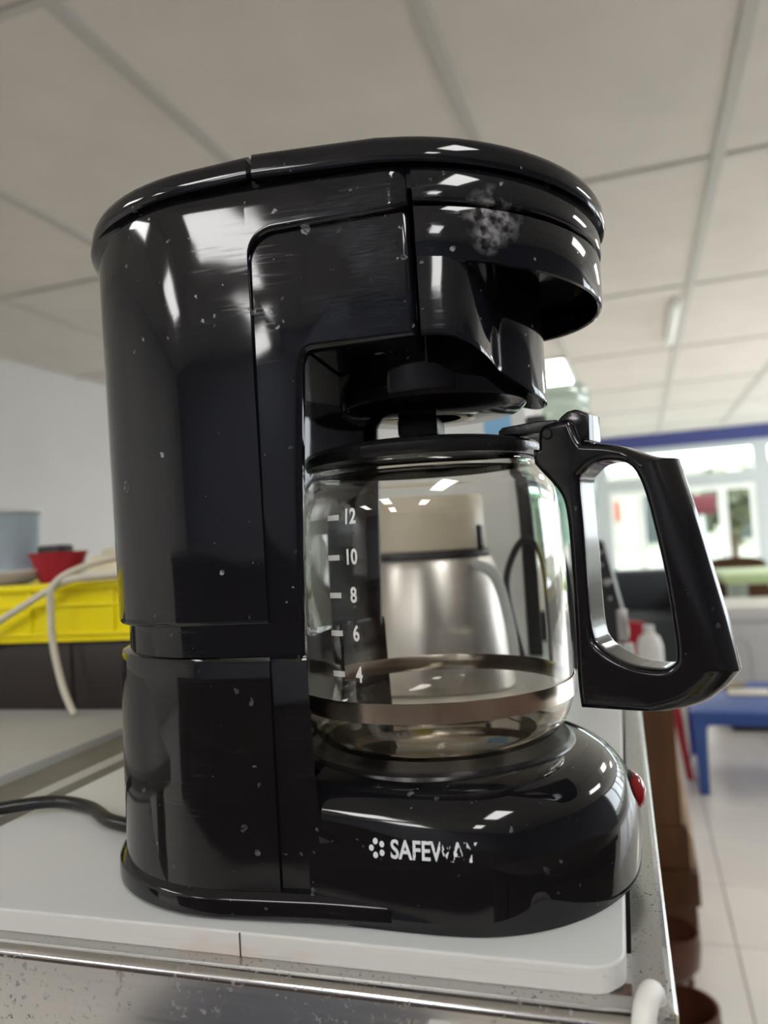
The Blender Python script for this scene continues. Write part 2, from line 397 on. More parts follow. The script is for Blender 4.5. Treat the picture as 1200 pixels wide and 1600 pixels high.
for y in YL[1:-1]: box('ceiling_batten', (X0, y - .022, HC - .010), (X1, y + .022, HC + .004), M_BATTEN, ce, .003, 1)
for c, y, w, l in LAMPS:
    x = (XL[c] + XL[c + 1]) / 2 + (.16 if y > 8 and c == 3 else -.27 if y < -3.5 and c == 3 else 0)
    t = empty('ceiling_light', (x, y, HC), 0, 'bright square ceiling light panel seen between coffee machine and green water bottle' if (c == 3 and y > 8) else 'lit rectangular ceiling panel %s, in the %s row' % ('behind the viewer and near' if -3 < y < 0 else 'behind the viewer and far back' if y < 0 else 'beyond the right picture edge, halfway' if y < 4 else 'beyond the right picture edge, deeper in' if y < 6 else 'beyond the right picture edge, near the windows', {1: 'leftmost', 3: 'middle left', 5: 'middle right', 6: 'right', 7: 'rightmost'}[c] + (' second' if y < -5 else '')), 'ceiling light', None if (c == 3 and y > 8) else 'ceiling lights beyond the frame')
    bm = bmesh.new()
    for s in (-1, 1):
        box_bm(bm, (s * w / 2 - .02, -l / 2 - .02, -.03), (s * w / 2 + .02, l / 2 + .02, 0)); box_bm(bm, (-w / 2 + .02, s * l / 2 - .02, -.03), (w / 2 - .02, s * l / 2 + .02, 0))
    from_bm('frame', bm, M_LAMPF, t)
    box('diffuser', (-w / 2 + .02, -l / 2 + .02, -.022), (w / 2 - .02, l / 2 - .02, -.004), M_LAMP, t)
t = empty('tube_light', (.555, 6.8, HC), 0, 'slim unlit tube light fixed along the ceiling batten on the right', 'ceiling light')
box('housing', (-.035, -.72, -.045), (.035, .72, 0), M_WHITEP, t, .006); tube('tube', [(0, -.68, -.06), (0, .68, -.06)], .014, M_WHITEP, t, 10, 1)

# walls
struct(box('wall_left', (X0 - .2, Y0, -.1), (X0, Y1 + .2, HC + .02), M_WALL))
struct(box('wall_back', (X0, Y0 - .2, -.1), (X1, Y0, HC + .02), M_BACKW))
# right wall with a long band of windows, outside the picture
wr = struct(box('wall_right', (X1, Y0, -.1), (X1 + .2, 4.2, HC + .02), M_BACKW)); box('sill_wall', (X1, 4.2, -.1), (X1 + .2, Y1 + .2, .5), M_WALL, wr); box('lintel', (X1, 4.2, 2.6), (X1 + .2, Y1 + .2, HC + .02), M_WALL, wr)
for y in [4.3 + k * 2.25 for k in range(6)]: box('pier', (X1, y - .1, .5), (X1 + .2, y + .1, 2.6), M_WALL, wr)
# far wall: navy beam over a run of glazed doors
struct(box('trim_1', (X0, Y1 - .05, 2.53), (X1, Y1 + .2, HC + .02), M_BLUE))
struct(box('wall_far', (X0, Y1, 2.44), (X1, Y1 + .2, 2.53), M_FRAME))
n = 0
for k in range(-1, 3):
    x = -.50 + 2.92 * k; n += 1
    w_ = struct(empty('window_%d' % n, (x, Y1, 0)))
    if True:
        bm = bmesh.new()
        for (a, b, c, d) in ((0, .14, 0, 2.44), (2.78, 2.92, 0, 2.44), (.14, 2.78, 1.72, 1.96), (.14, 2.78, 2.40, 2.44), (.14, 2.78, 0, .05)):
            box_bm(bm, (a, .02, c), (b, .14, d))
        from_bm('window_frame', bm, M_FRAME, w_)
        box('pane', (.14, .07, 1.96), (2.78, .078, 2.40), M_PANE, w_)
        for a, b in ((.14, .72), (.72, 2.20), (2.20, 2.78)):
            lf = empty('door_leaf', (0, 0, 0)); lf.parent = w_
            bm = bmesh.new(); q = .085 if b - a < 1 else .07
            for (e, f_, g, h) in ((a, a + q, .05, 1.72), (b - q, b, .05, 1.72), (a + q, b - q, 1.62, 1.72), (a + q, b - q, .05, .20)):
                box_bm(bm, (e, .03, g), (f_, .10, h), .004, 1)
            from_bm('leaf_frame', bm, M_WFRAME, lf); box('leaf_pane', (a + q, .06, .20), (b - q, .066, 1.62), M_PANE, lf)
xr = -.50 + 2.92 * 3
# outside
struct(box('ground_outside', (-40, Y1 + .2, -.3), (60, 60, -.02), M_PAVE))
h = empty('shop_building', (0, 34, 0), 0, 'pale building with dark shop windows across the street outside', 'building')
box('wall', (-16, 0, 0), (20, 5, 3.4), M_HOUSE, h)
for i in range(9): box('window', (-14 + i * 3.6, -.05, .3), (-12 + i * 3.6, .02, 2.6), M_SHADEW, h)
def tree(x, y, hgt, r, label):
    t = empty('street_tree', (x, y, -.02), 0, label, 'tree', 'trees outside the glass doors')
    tube('trunk', [(0, 0, 0), (.05, 0, hgt * .5), (0, .05, hgt * .8)], (.14, .07), M_BARK, t, 8, 3)
    bm = bmesh.new()
    for k in range(420):
        d = Vector((random.gauss(0, 1), random.gauss(0, 1), random.gauss(0, .8))).normalized() * r * random.uniform(.35, 1)
        c = Vector((0, 0, hgt)) + d; s = random.uniform(.10, .2)
        a = Vector((random.uniform(-1, 1), random.uniform(-1, 1), random.uniform(-1, 1))).normalized(); b = a.orthogonal().normalized()
        bm.faces.new([bm.verts.new(c + a * s), bm.verts.new(c + b * s * .6), bm.verts.new(c - a * s), bm.verts.new(c - b * s * .6)])
    tag(from_bm('foliage', bm, M_LEAF, t), kind='stuff')
tree(2.4, 21, 1.5, 1.1, 'olive green street tree seen through the glass doors right of jug handle')
tree(-4.5, 24, 2.2, 1.5, 'street tree standing outside hidden behind the coffee machine')
def sign(x, y, w, z0, z1, label, mat=M_SIGN):
    t = empty('street_sign', (x, y, -.02), 0, label, 'sign')
    box('post', (-.04, -.03, 0), (.04, .03, z0 + .1), M_FRAME, t); box('board', (-w / 2, -.06, z0), (w / 2, -.03, z1), mat, t, .01)
sign(-.42, 17.4, .42, 1.15, 1.62, 'orange red sign board outside behind the left glass door')
sign(1.52, 18.2, .62, 1.22, 1.66, 'dark red sign board outside beside the white door frame', plain('dark_red_paint', (.10, .012, .018), .5))

# ------------------------------------------------------------------ serving cart
CRZ = math.radians(1.3)
cart = empty('steel_cart', (.128, -.0895, 0), CRZ, 'worn steel serving cart with chrome front edge under the white board', 'cart')
BT = .86
# local: x to the right rail, y into depth; board corner at (0,0)
zt = .8495
def extr_profile(name, prof, a, b, mat, axis, parent, ang=35):
    """prof list of (u,z); extruded from a to b along axis ('x' or 'y')"""
    rings = []
    for t in (a, b):
        rings.append([(t, u, z) if axis == 'x' else (u, t, z) for u, z in prof])
    V, Fc = loft(rings); return obj(name, V, Fc, mat, parent, ang)
# front rail: flat top then rolled chrome nose then face
nose = [(-.0062 - .0045 * math.sin(a), zt - .0045 + .0045 * math.cos(a)) for a in [i * PI / 16 for i in range(9)]]
extr_profile('front_rail', [(.03, zt)] + nose + [(-.0107, .770), (-.0085, .770), (-.0085, .842), (.03, .846)], -.40, .0155, M_CHROME, 'x', cart)
box('front_strip', (-.40, -.0058, zt), (.0155, .03, zt + .0006), M_STEELTOP, cart)
# right rail
extr_profile('side_rail', [(.0018, zt + .0005), (.0138, zt + .0005), (.0152, zt - .001), (.0155, .770), (.0140, .770), (.0138, .846), (.0018, .846)], -.0062, .86, M_STEELTOP, 'y', cart)
extr_profile('side_rail_lip', [(.0132, zt + .0005), (.0150, zt + .0017), (.0162, zt + .0004), (.0162, .80), (.0155, .80)], -.0062, .86, M_CHROME, 'y', cart)
box('hole_rim', (-.0082, .0022, zt + .0002), (.0018, .0092, zt + .0011), plain('rust', (.09, .05, .035), .7, var=.4, vscale=300), cart, .0004, 1)
lathe('bolt_hole', [(.0, zt + .0013), (.0024, zt + .0013), (.0030, zt + .0006)], M_DARK, cart, (-.0032, .0055), 20)
# left rail: two strips with a bright fold
extr_profile('side_rail', [(-.356, zt + .004), (-.374, zt + .007), (-.376, .80), (-.354, .80)], -.0062, .86, M_STEELRAIL, 'y', cart)
extr_profile('side_rail_lip', [(-.374, zt + .0072), (-.384, zt + .0085), (-.386, .80), (-.374, .80)], -.0062, .86, M_GREYT, 'y', cart)
extr_profile('side_rail', [(-.386, zt + .006), (-.428, zt + .006), (-.428, .80), (-.386, .80)], -.0062, .86, M_STEELRAIL, 'y', cart)
box('rear_rail', (-.40, .84, .78), (.0155, .86, zt), M_STEELRAIL, cart)
box('tray', (-.40, 0.02, .826), (.003, .84, .838), M_STEELRAIL, cart)
box('shelf', (-.40, 0.0, .30), (.01, .85, .32), M_STEELRAIL, cart)
for x in (-.39, .0): 
    for y in (.01, .83): box('leg', (x - .012, y - .012, .045), (x + .012, y + .012, .845), M_STEELRAIL, cart)
for x in (-.39, .0):
    for y in (.01, .83):
        bm = bmesh.new(); bmesh.ops.create_cone(bm, cap_ends=True, segments=20, radius1=.022, radius2=.022, depth=.02, matrix=Matrix.Translation((x, y, .024)) @ Matrix.Rotation(PI / 2, 4, 'X'))
        from_bm('caster', bm, M_DARK, cart)
# white board with a rounded front corner, and a crack across its front edge
rr = .013; ol = [(-.353, 0), (-rr, 0)] + [(-rr + rr * math.sin(a), rr - rr * math.cos(a)) for a in [i * PI / 16 for i in range(1, 9)]] + [(0, .83), (-.353, .83)]
bd = plate('painted_board', [ol], .0051, .0012, M_BOARD, None, Matrix.Translation((0, 0, BT - .0051)))
bd.location = (.128, -.0895, 0); bd.rotation_euler = (0, 0, CRZ)
tag(bd, 'white painted wooden board lying on the steel cart under the coffee machine', 'board')
box('crack', (-.1493, -.0003, BT - .0098), (-.1488, .001, BT - .0004), M_DARK, bd)
# white hook over the front right corner and white clip on the front
hk = tube('white_hook', [(.1372, -.087, .8470), (.1370, -.0885, .8515), (.1362, -.0920, .8548), (.1350, -.0965, .8552), (.1338, -.1010, .8530), (.1330, -.1040, .847), (.1326, -.1048, .838), (.1326, -.1048, .80), (.133, -.096, .790)], .0040, M_WHITEP, None, 16, 8)
tag(hk, 'white plastic hook hanging over the front right corner of the steel cart', 'hook')
cl = tag(plate('white_clip', [[(-.008, -.02), (.008, -.02), (.008, .0), (.0055, .0025), (-.0055, .0025), (-.008, .0)]], .003, .0008, M_WHITEP, None, Matrix.Translation((.0635, -.1065, .8355)) @ Matrix.Rotation(PI / 2, 4, 'X')), 'small white plastic clip on the chrome front edge of the cart', 'clip')

# ------------------------------------------------------------------ coffee machine
TH = math.radians(6.3)
CM = empty('coffee_machine', (0, 0, BT), TH, 'glossy black drip coffee machine with scratched dusty plastic on the white board', 'coffee machine')
CR, CF = -.041, .055          # centres of rear and front rounds
def plan(w, xr_c, x_end, n=40, Rr=None):
    """rear round then straight sides, cut flat at x_end (counter-clockwise)"""
    Rr = Rr or w
    pts = [(x_end, w)]
    pts += [(x_end + (xr_c - x_end) * k / 6, w) for k in range(1, 6)]
    pts += [(xr_c + Rr * math.cos(PI / 2 + PI * k / n), w * math.sin(PI / 2 + PI * k / n)) for k in range(n + 1)]
    pts += [(xr_c + (x_end - xr_c) * k / 6, -w) for k in range(1, 6)] + [(x_end, -w)]
    return pts
def plan_front(w, x0, xc, xf, n=48, e=2.0, wr=None):
    """flat back at x0, straight sides, elliptic front ending at xf"""
    w0 = w if wr is None else wr
    st = [(x0 + (xc - x0) * k / 16, w0 + (w - w0) * (1 - (1 - k / 16) ** 1.6)) for k in range(16)]
    pts = [(x, -q) for x, q in st]
    for k in range(n + 1):
        a = -PI / 2 + PI * k / n; c, s = math.cos(a), math.sin(a)
        pts.append((xc + (xf - xc) * abs(c) ** (2 / e), w * math.copysign(abs(s) ** (2 / e), s)))
    return pts + [(x, q) for x, q in reversed(st)]
def at(pts, z): return [(x, y, z) for x, y in pts]
# plinth running round the foot
def plinth_plan(d): 
    pts = [(CR + (.0835 - d) * math.cos(PI / 2 + PI * k / 40), (.0829 - d) * math.sin(PI / 2 + PI * k / 40)) for k in range(41)]
    f = plan_front(.0858 - d, .0, .060, .1275 - d, wr=.0832 - d)
    return pts + f
V, Fc = loft([at(plinth_plan(.002), 0.0005), at(plinth_plan(.0), .002), at(plinth_plan(.0), .0085), at(plinth_plan(.0006), .0098), at(plinth_plan(.0042), .0124), at(plinth_plan(.007), .0128)])
obj('plinth', V, Fc, M_BLACK_LOW, CM, 40)
# warming base in front
BASE = [(.0868, .1341, .0004), (.0872, .1346, .005), (.0866, .1353, .018), (.0852, .1345, .028), (.0835, .1320, .036), (.0812, .1285, .0425), (.0775, .1235, .0475), (.072, .117, .0510), (.066, .110, .0530), (.058, .101, .0540)]
def smooth_prof(P, sub):
    return [tuple(v) for v in catmull([Vector(q) for q in P], sub)]
BASEs = smooth_prof(BASE, 4)
V, Fc = loft([at(plan_front(w, -.004, .060, xf, wr=w - .0078 * min(1, max(0, (.060 - z) / .03))), z) for w, xf, z in BASEs]); obj('base', V, Fc, M_BLACK_LOW, CM, 50)
def base_w(z):
    for (w0, _, z0), (w1, _, z1) in zip(BASEs, BASEs[1:]):
        if z0 <= z <= z1: return w0 + (w1 - w0) * (z - z0) / (z1 - z0)
    return BASEs[0][0]
# rear lower housing (panel) and the narrow pillar strip beside it
rear = [(.0798, .0118), (.0796, .040), (.0788, .095), (.0784, .1050), (.0776, .1078), (.0755, .1090)]
V, Fc = loft([at(plan(w, CR, -.0165), z) for w, z in rear]); obj('rear_housing', V, Fc, M_BLACK_LOW, CM, 40)
def pillar(w, xe, dip=.036, n=24):
    """plan of the tower: rear round, sides to xe, concave front for the jug"""
    pts = plan(w, CR, xe, Rr=w - .006)
    k = [(xe - dip * (1 - (y / w) ** 2), y) for y in [-w + 2 * w * i / n for i in range(1, n)]]
    return pts + k
V, Fc = loft([at(pillar(w, x), z) for w, x, z in ((.0782, .0035, .0118), (.0778, .0005, .06), (.0772, -.0005, .105), (.0762, -.0008, .1082), (.074, -.003, .1090))]); obj('pillar', V, Fc, M_BLACK_LOW, CM, 40)
# upper tower: neck, recessed panel face
V, Fc = loft([at(pillar(.0768, -.0035), .1085), at(pillar(.0768, -.0025), .130), at(pillar(.0768, .0005), .19), at(pillar(.0768, .0035), .238), at(pillar(.0768, .0045), .300)], True, True)
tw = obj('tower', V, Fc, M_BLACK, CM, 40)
# overhanging head, with a softened lower edge
head = [(.0745, .2372), (.0755, .2382), (.0755, .262), (.0755, .300)]
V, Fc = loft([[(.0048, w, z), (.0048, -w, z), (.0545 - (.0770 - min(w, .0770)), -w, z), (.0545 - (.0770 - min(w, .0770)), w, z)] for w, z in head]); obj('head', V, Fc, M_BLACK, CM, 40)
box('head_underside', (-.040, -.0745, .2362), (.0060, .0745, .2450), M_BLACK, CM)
for sgn in (-1, 1):
    ol = [(-.041, .1040), (-.0014, .1040), (-.0006, .13), (.0022, .19), (.0048, .2315)] + [(.0052 + .0045 * (1 - math.cos(a)), .2315 + .0045 * math.sin(a)) for a in [k * PI / 12 for k in range(1, 7)]] + [(.0545, .2368), (.0545, .302), (-.041, .302)]
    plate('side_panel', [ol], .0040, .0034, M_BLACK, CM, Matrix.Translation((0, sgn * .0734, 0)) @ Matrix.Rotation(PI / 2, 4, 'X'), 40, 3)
V, Fc = loft([at(plan(.0777, CR, -.0020, Rr=.0725), z) for z in (.1086, .1225)], False, False, False); obj('neck', V, Fc, M_BLACK, CM, 40)
# raised outer shell wrapping the rear, stepping up over the head
def shell_pts(s):   # s = x along side (negative y side) 
    return s
def side_col(t):
    """t from 0 (near side front) over the rear round to the far side: returns x, y unit offsets for radius w"""
    return t
cols = []
xs_flat = [.0545, .045, .03, .015, .006] + [-.0035 - .0125 * math.sin(a) for a in [k * PI / 16 for k in range(9)]]
ZT, ZG, ZB = .3085, .2895, .1215
def zb_at(x):
    if x > -.0035: return ZG - .0015 * (.0545 - x) / .058
    c = max(0.0, 1 - ((x + .0035) / .0125) ** 2); return (ZG - .0015) - .0125 + .0125 * math.sqrt(c)
def shell_ring(w_of):
    near = [(x, -1, zb_at(x)) for x in xs_flat] 
    near += [(xs_flat[-1] - .0001, -1, ZB)] + [(xs_flat[-1] + (CR - xs_flat[-1]) * k / 4, -1, ZB) for k in range(1, 4)]
    rear_ = [('r', -PI / 2 - PI * k / 44, ZB) for k in range(45)]
    far = [(x, 1, z) for x, _, z in reversed(near)]
    return near + rear_ + far
cl_ = shell_ring(None); ROWS = 14
def shell_xy(c, z, inset=0):
    w = .0782 + .0022 * (z - ZB) / (ZT - ZB) - inset
    if c[0] == 'r': return (CR + w * math.cos(c[1]), w * math.sin(c[1]))
    return (c[0], c[1] * w)
V = []; Fc = []
prof = [(.0040, 0.0), (.0009, .0004), (.0002, .0012), (0, .0024)]
for c in cl_:
    zb = c[2]
    zz = [(zb + d, i) for i, d in prof] + [(zb + .0034 + (ZT - .0080 - zb - .0034) * k / (ROWS - 1), 0) for k in range(ROWS)] + [(ZT - .0045, .00015), (ZT - .002, .0004), (ZT - .0007, .0009), (ZT, .0020)]
    for z, ins in zz: 
        x, y = shell_xy(c, z, ins); V.append((x, y, z))
nr = len(prof) + ROWS + 4
for i in range(len(cl_) - 1):
    for j in range(nr - 1):
        a = i * nr + j; Fc.append((a, a + nr, a + nr + 1, a + 1))
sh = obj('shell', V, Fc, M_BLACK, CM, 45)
so = sh.modifiers.new('thickness', 'SOLIDIFY'); so.thickness = .0020; so.offset = -1 
# dark collar under the lid
def stad(w, ext=0, n=36):
    p = [(CR + (w) * math.cos(PI / 2 + PI * k / n), w * math.sin(PI / 2 + PI * k / n)) for k in range(n + 1)]
    p += [(CR + (CF - CR) * k / 8, -w) for k in range(1, 8)]
    p += [(CF + (w) * math.cos(-PI / 2 + PI * k / n), w * math.sin(-PI / 2 + PI * k / n)) for k in range(n + 1)]
    p += [(CF + (CR - CF) * k / 8, w) for k in range(1, 8)]
    return p
def droop(x): return -.105 * max(0, x - .045)
def at_d(pts, z, k=1.0): return [(x, y, z + k * droop(x)) for x, y in pts]
V, Fc = loft([at_d(stad(.0765), .300), at_d(stad(.0765), .3125)]); obj('rim_collar', V, Fc, M_DARK, CM, 40)
# flared lip at the back under the lid
# lids
def lid(name, keep, zs, tilt):
    rings = []
    for w, z in zs:
        p = []
        for x, y in stad(w):
            x2 = min(x, -.0132) if keep == 'rear' else max(x, -.0108)
            p.append((x2, y, z + (droop(x2) if keep == 'front' else 0) + tilt * (x2 + .012)))
        rings.append(p)
    V, Fc = loft(rings); return obj(name, V, Fc, M_BLACK, CM, 40)
lid('rear_lid', 'rear', [(.0800, .3112), (.0826, .3108), (.0832, .3120), (.0828, .3180), (.0815, .3208), (.0790, .3220), (.070, .3226), (.04, .3228)], .06)
lid('front_lid', 'front', [(.0800, .3112), (.0828, .3106), (.0834, .3118), (.0830, .3186), (.0816, .3214), (.0790, .3226), (.070, .3232), (.04, .3234)], -.035)
rr_ = [-PI / 2 - PI * k / 60 for k in range(61)]
def lipk(a): t = min(1, max(0, (min(-PI / 2 - a, a + 3 * PI / 2) - .30) / .7)); return t * t * (3 - 2 * t)
ringA = [[(CR + (.0790 + w * lipk(a)) * math.cos(a), (.0790 + w * lipk(a)) * math.sin(a), z) for a in rr_] for w, z in ((.0, .299), (.0040, .3025), (.0048, .3050), (.0043, .3085), (-.001, .3105))]
V, Fc = loft(ringA, False, False, False); obj('rear_lip', V, Fc, M_BLACK, CM, 40)
# swing-out filter basket: band, hooded pull, funnel
FB = bpy.data.objects.new('filter_basket', None); link(FB, CM)
def arc_ring(r, z, a0, a1, n=60, k=1.0):
    return [(CF + r * math.cos(a0 + (a1 - a0) * i / n), r * math.sin(a0 + (a1 - a0) * i / n), z + k * droop(CF + r * math.cos(a0 + (a1 - a0) * i / n))) for i in range(n + 1)]
A0, A1 = -PI / 2 + .022, PI / 2 - .022
V, Fc = loft([arc_ring(r, z, A0, A1) for r, z in ((.070, .2925), (.0795, .2925), (.0806, .2933), (.0808, .2945), (.0808, .3055), (.0800, .3068), (.0760, .3070), (.070, .3070))], True, True, False)
obj('band', V, Fc, M_BLACK, FB, 40)
# hood: outer wall, rolled lower edge, inner wall, roof
hood = [(.0740, .2918), (.0785, .2916), (.0797, .2908), (.0800, .2890), (.0798, .2708), (.0793, .2690), (.0783, .2684), (.0774, .2690), (.0770, .2708), (.0768, .2860), (.048, .2872)]
V, Fc = loft([arc_ring(r, z, A0, A1) for r, z in hood], False, False, False); obj('pull_hood', V, Fc, M_BLACK, FB, 40)
def sstep(a, b, t):
    t = max(0, min(1, (t - a) / (b - a))); return t * t * (3 - 2 * t)
def fun_r(a, z):
    t = abs(a)
    k = sstep(math.radians(79), math.radians(52), t) if False else 1 - sstep(math.radians(50), math.radians(80), t)
    return .0796 * (1 - k) + .0508 * k
rings = []
na = 90
def fun_zb(a):
    x = CF + fun_r(a, 0) * math.cos(a)
    return .2362 - .0205 * sstep(.062, .110, x)
for f in [0, .004, .02, .05] + [k / 12 for k in range(1, 13)]:
    ring = []
    for i in range(na + 1):
        a = A0 + (A1 - A0) * i / na; zb = fun_zb(a); z = zb + (.2865 - zb) * f
        r = fun_r(a, z) - (.0012 if f == 0 else .0003 if f == .004 else 0); ring.append((CF + r * math.cos(a), r * math.sin(a), z))
    rings.append(ring)
inner = []
for dz, dr in ((.0002, .0026), (.018, .004)):
    inner.append([(CF + (fun_r(a, 0) - dr) * math.cos(a), (fun_r(a, 0) - dr) * math.sin(a), fun_zb(a) + dz) for a in [A0 + (A1 - A0) * i / na for i in range(na + 1)]])
V, Fc = loft(inner[::-1] + rings, False, False, False); obj('funnel', V, Fc, M_BLACK, FB, 50)
lathe('bowl', [(.047, .2520), (.0475, .2240), (.0465, .2185), (.0430, .2158), (.020, .2142), (.0135, .2140)], M_BLACK, FB, (CF - .006, 0), 64)
lathe('roof', [(.0, .2515), (.047, .2520)], M_DARK, FB, (CF - .006, 0), 48)
box('drip_valve', (.032, -.013, .2045), (.0525, .013, .2145), M_DARK, FB, .002)
# warming plate and switch
lathe('warming_plate', [(.0, .0548), (.058, .0548), (.0615, .0556), (.0645, .0556), (.0662, .0544), (.0672, .0515)], M_PLATE, CM, (.0415, 0), 96)
sw = bpy.data.objects.new('switch', None); link(sw, CM); sw.location = (.1308, -.004, .0295)
bm = bmesh.new(); bmesh.ops.create_uvsphere(bm, u_segments=28, v_segments=16, radius=1)
for v in bm.verts: v.co = Vector((v.co.x * .0078, v.co.y * .0105, v.co.z * .0095))
from_bm('lens', bm, M_RED, sw)
bm = bmesh.new(); bmesh.ops.create_cone(bm, cap_ends=True, segments=32, radius1=.0108, radius2=.0100, depth=.003, matrix=Matrix.Translation((.0, 0, -.0005)) @ Matrix.Rotation(PI / 2, 4, 'Y'))
from_bm('bezel', bm, M_DARK, sw)
# printed name with its ring of dots on the base
def logo_pt(x, z):
    w = base_w(z); w0 = w - .0078 * min(1, max(0, (.060 - z) / .03)); q = max(0, (x + .004) / .064); y = w0 + (w - w0) * (1 - (1 - q) ** 1.6) if x < .060 else w * math.sqrt(max(0, 1 - ((x - .060) / .0745) ** 2))
    return (x, -y - .00025, z)
LZ, LX = .0312, .0236
V, Fc = text_mesh('SAFEWAY', .0098, .88, 'LEFT', .00022); x0 = min(v[0] for v in V); x1 = max(v[0] for v in V); sxx = .0348 / (x1 - x0)
V = [logo_pt(LX + .0082 + (a - x0) * sxx, LZ + b) for a, b in V]
for k in range(5):
    a = PI + k * 2 * PI / 5; cx_, cz_ = LX + .0026 + .00245 * math.cos(a), LZ + .0003 + .00275 * math.sin(a)
    b0 = len(V); V += [logo_pt(cx_ + .00105 * math.cos(t), cz_ + .00122 * math.sin(t)) for t in [i * 2 * PI / 14 for i in range(14)]]
    Fc.append(tuple(range(b0, b0 + 14)))
lg = obj('printed_name', V, Fc, M_LOGO, CM, smooth=False, fix=False); lg['label'] = 'white worn lettering SAFEWAY with a ring of five dots'
# power cord
pc_ = tube('power_cord', [(-.112, .012, .004), (-.126, .004, .0052), (-.150, .010, .0062), (-.176, .030, .0062), (-.205, .040, .0062), (-.225, .032, .0065), (-.243, .018, .0068)] , .0039, M_CORD, CM, 14, 8)

# ------------------------------------------------------------------ glass jug
JX = .0415
rz_ = Matrix.Rotation(TH, 4, 'Z') @ Vector((JX, 0, 0))
JZ = .0562
JUG = empty('coffee_jug', (rz_.x, rz_.y, BT + JZ), TH, 'empty glass coffee jug with black handle and lid on the warming plate', 'jug')
outer = [(.0, .0012), (.030, .0010), (.044, .0004), (.050, .0004), (.0565, .0022), (.0620, .0070), (.0655, .0135), (.0672, .0210), (.0676, .032), (.0676, .060), (.0674, .085), (.0668, .103), (.0655, .1150), (.0630, .1230), (.0600, .1280), (.0578, .1305), (.0564, .1335), (.0564, .1385)]
sm = smooth_prof([(a, b, 0) for a, b in outer], 3); outer_s = [(a, b) for a, b, _ in sm]
inn = []
for i, (r, z) in enumerate(outer_s):
    a = outer_s[max(0, i - 1)]; b = outer_s[min(len(outer_s) - 1, i + 1)]
    t = Vector((b[0] - a[0], b[1] - a[1])).normalized(); nrm = Vector((-t.y, t.x)); th = .0019
    inn.append((max(0, r + nrm.x * th), z + nrm.y * th))
inn[0] = (0, inn[1][1])
lathe('glass_body', outer_s + inn[::-1], M_GLASS, JUG, (0, 0), 128, 50)
# steel band
band = lathe('steel_band', [(.0680, .0205), (.0684, .0207), (.0684, .0290), (.0680, .0292), (.0679, .0290), (.0679, .0207)], M_STEELBAND, JUG, (0, 0), 128, 30, closed=True)
# lid and neck ring
lathe('lid', [(.0, .1462), (.030, .1455), (.050, .1436), (.0580, .1416), (.0597, .1400), (.0598, .1368), (.0588, .1348), (.0570, .1346), (.0570, .1392), (.0, .1415)], M_LIDB, JUG, (0, 0), 96, 40)
lathe('neck_ring', [(.0572, .1362), (.0584, .1362), (.0592, .1335), (.0588, .1300), (.0604, .1286), (.0600, .1282), (.0578, .1310), (.0569, .1338)], plain('smoked_neck_ring', (.02, .018, .016), .15), JUG, (0, 0), 96, 40, closed=True) if False else None
# handle in its own plane, turned towards the viewer
PHI = math.radians(24)
HM = Matrix(((math.cos(PHI), 0, -math.sin(PHI), 0), (-math.sin(PHI), 0, -math.cos(PHI), 0), (0, 1, 0, -JZ), (0, 0, 0, 1)))
def cat2(P, sub=5): return [(v.x, v.y) for v in catmull([Vector((a, b, 0)) for a, b in P], sub, True)]
def poly_round(segs):
    """list of runs; each run is smoothed on its own, corners stay where runs meet"""
    out = []
    for run in segs:
        q = catmull([Vector((a, b, 0)) for a, b in run], 5) if len(run) > 2 else [Vector((a, b, 0)) for a, b in run]
        out += [(v.x, v.y) for v in q[:-1]]
    return out
ho = poly_round([[(.0655, .1843), (.0655, .1905), (.0682, .1906)], [(.0682, .1906), (.0686, .1965), (.0700, .2000), (.0730, .2014), (.0790, .2021), (.0828, .2019), (.0846, .2002), (.0862, .1955), (.0883, .1910)],
                 [(.0883, .1910), (.0960, .1899), (.1035, .1881), (.1100, .1853), (.1175, .1822), (.1254, .1806)],
                 [(.1254, .1806), (.1288, .1670), (.1322, .1528), (.1364, .1325), (.1402, .1140), (.1434, .0948)],
                 [(.1434, .0948), (.1375, .0878), (.1300, .0820), (.1200, .0786), (.1086, .0773), (.0799, .0769)],
                 [(.0799, .0769), (.0793, .0790)], [(.0793, .0790), (.0788, .0897), (.0794, .115), (.0796, .1395), (.0793, .156), (.0778, .1675), (.0733, .1749), (.0690, .1800), (.0655, .1843)]])
hi = cat2([(.0859, .174), (.0882, .1780), (.0934, .1815), (.1017, .1818), (.1085, .1787), (.1128, .1699), (.1163, .1520), (.1191, .133), (.1207, .115), (.1213, .1015), (.1195, .0972), (.1138, .0953), (.1011, .097), (.0900, .1035), (.0867, .1116), (.0862, .130), (.0862, .155)], 4)
def nrm2(P):
    out = []; n = len(P); area = sum(P[i][0] * P[(i + 1) % n][1] - P[(i + 1) % n][0] * P[i][1] for i in range(n))
    for i in range(n):
        d = Vector((P[(i + 1) % n][0] - P[i - 1][0], P[(i + 1) % n][1] - P[i - 1][1])).normalized()
        out.append((d.y, -d.x) if area > 0 else (-d.y, d.x))
    return out
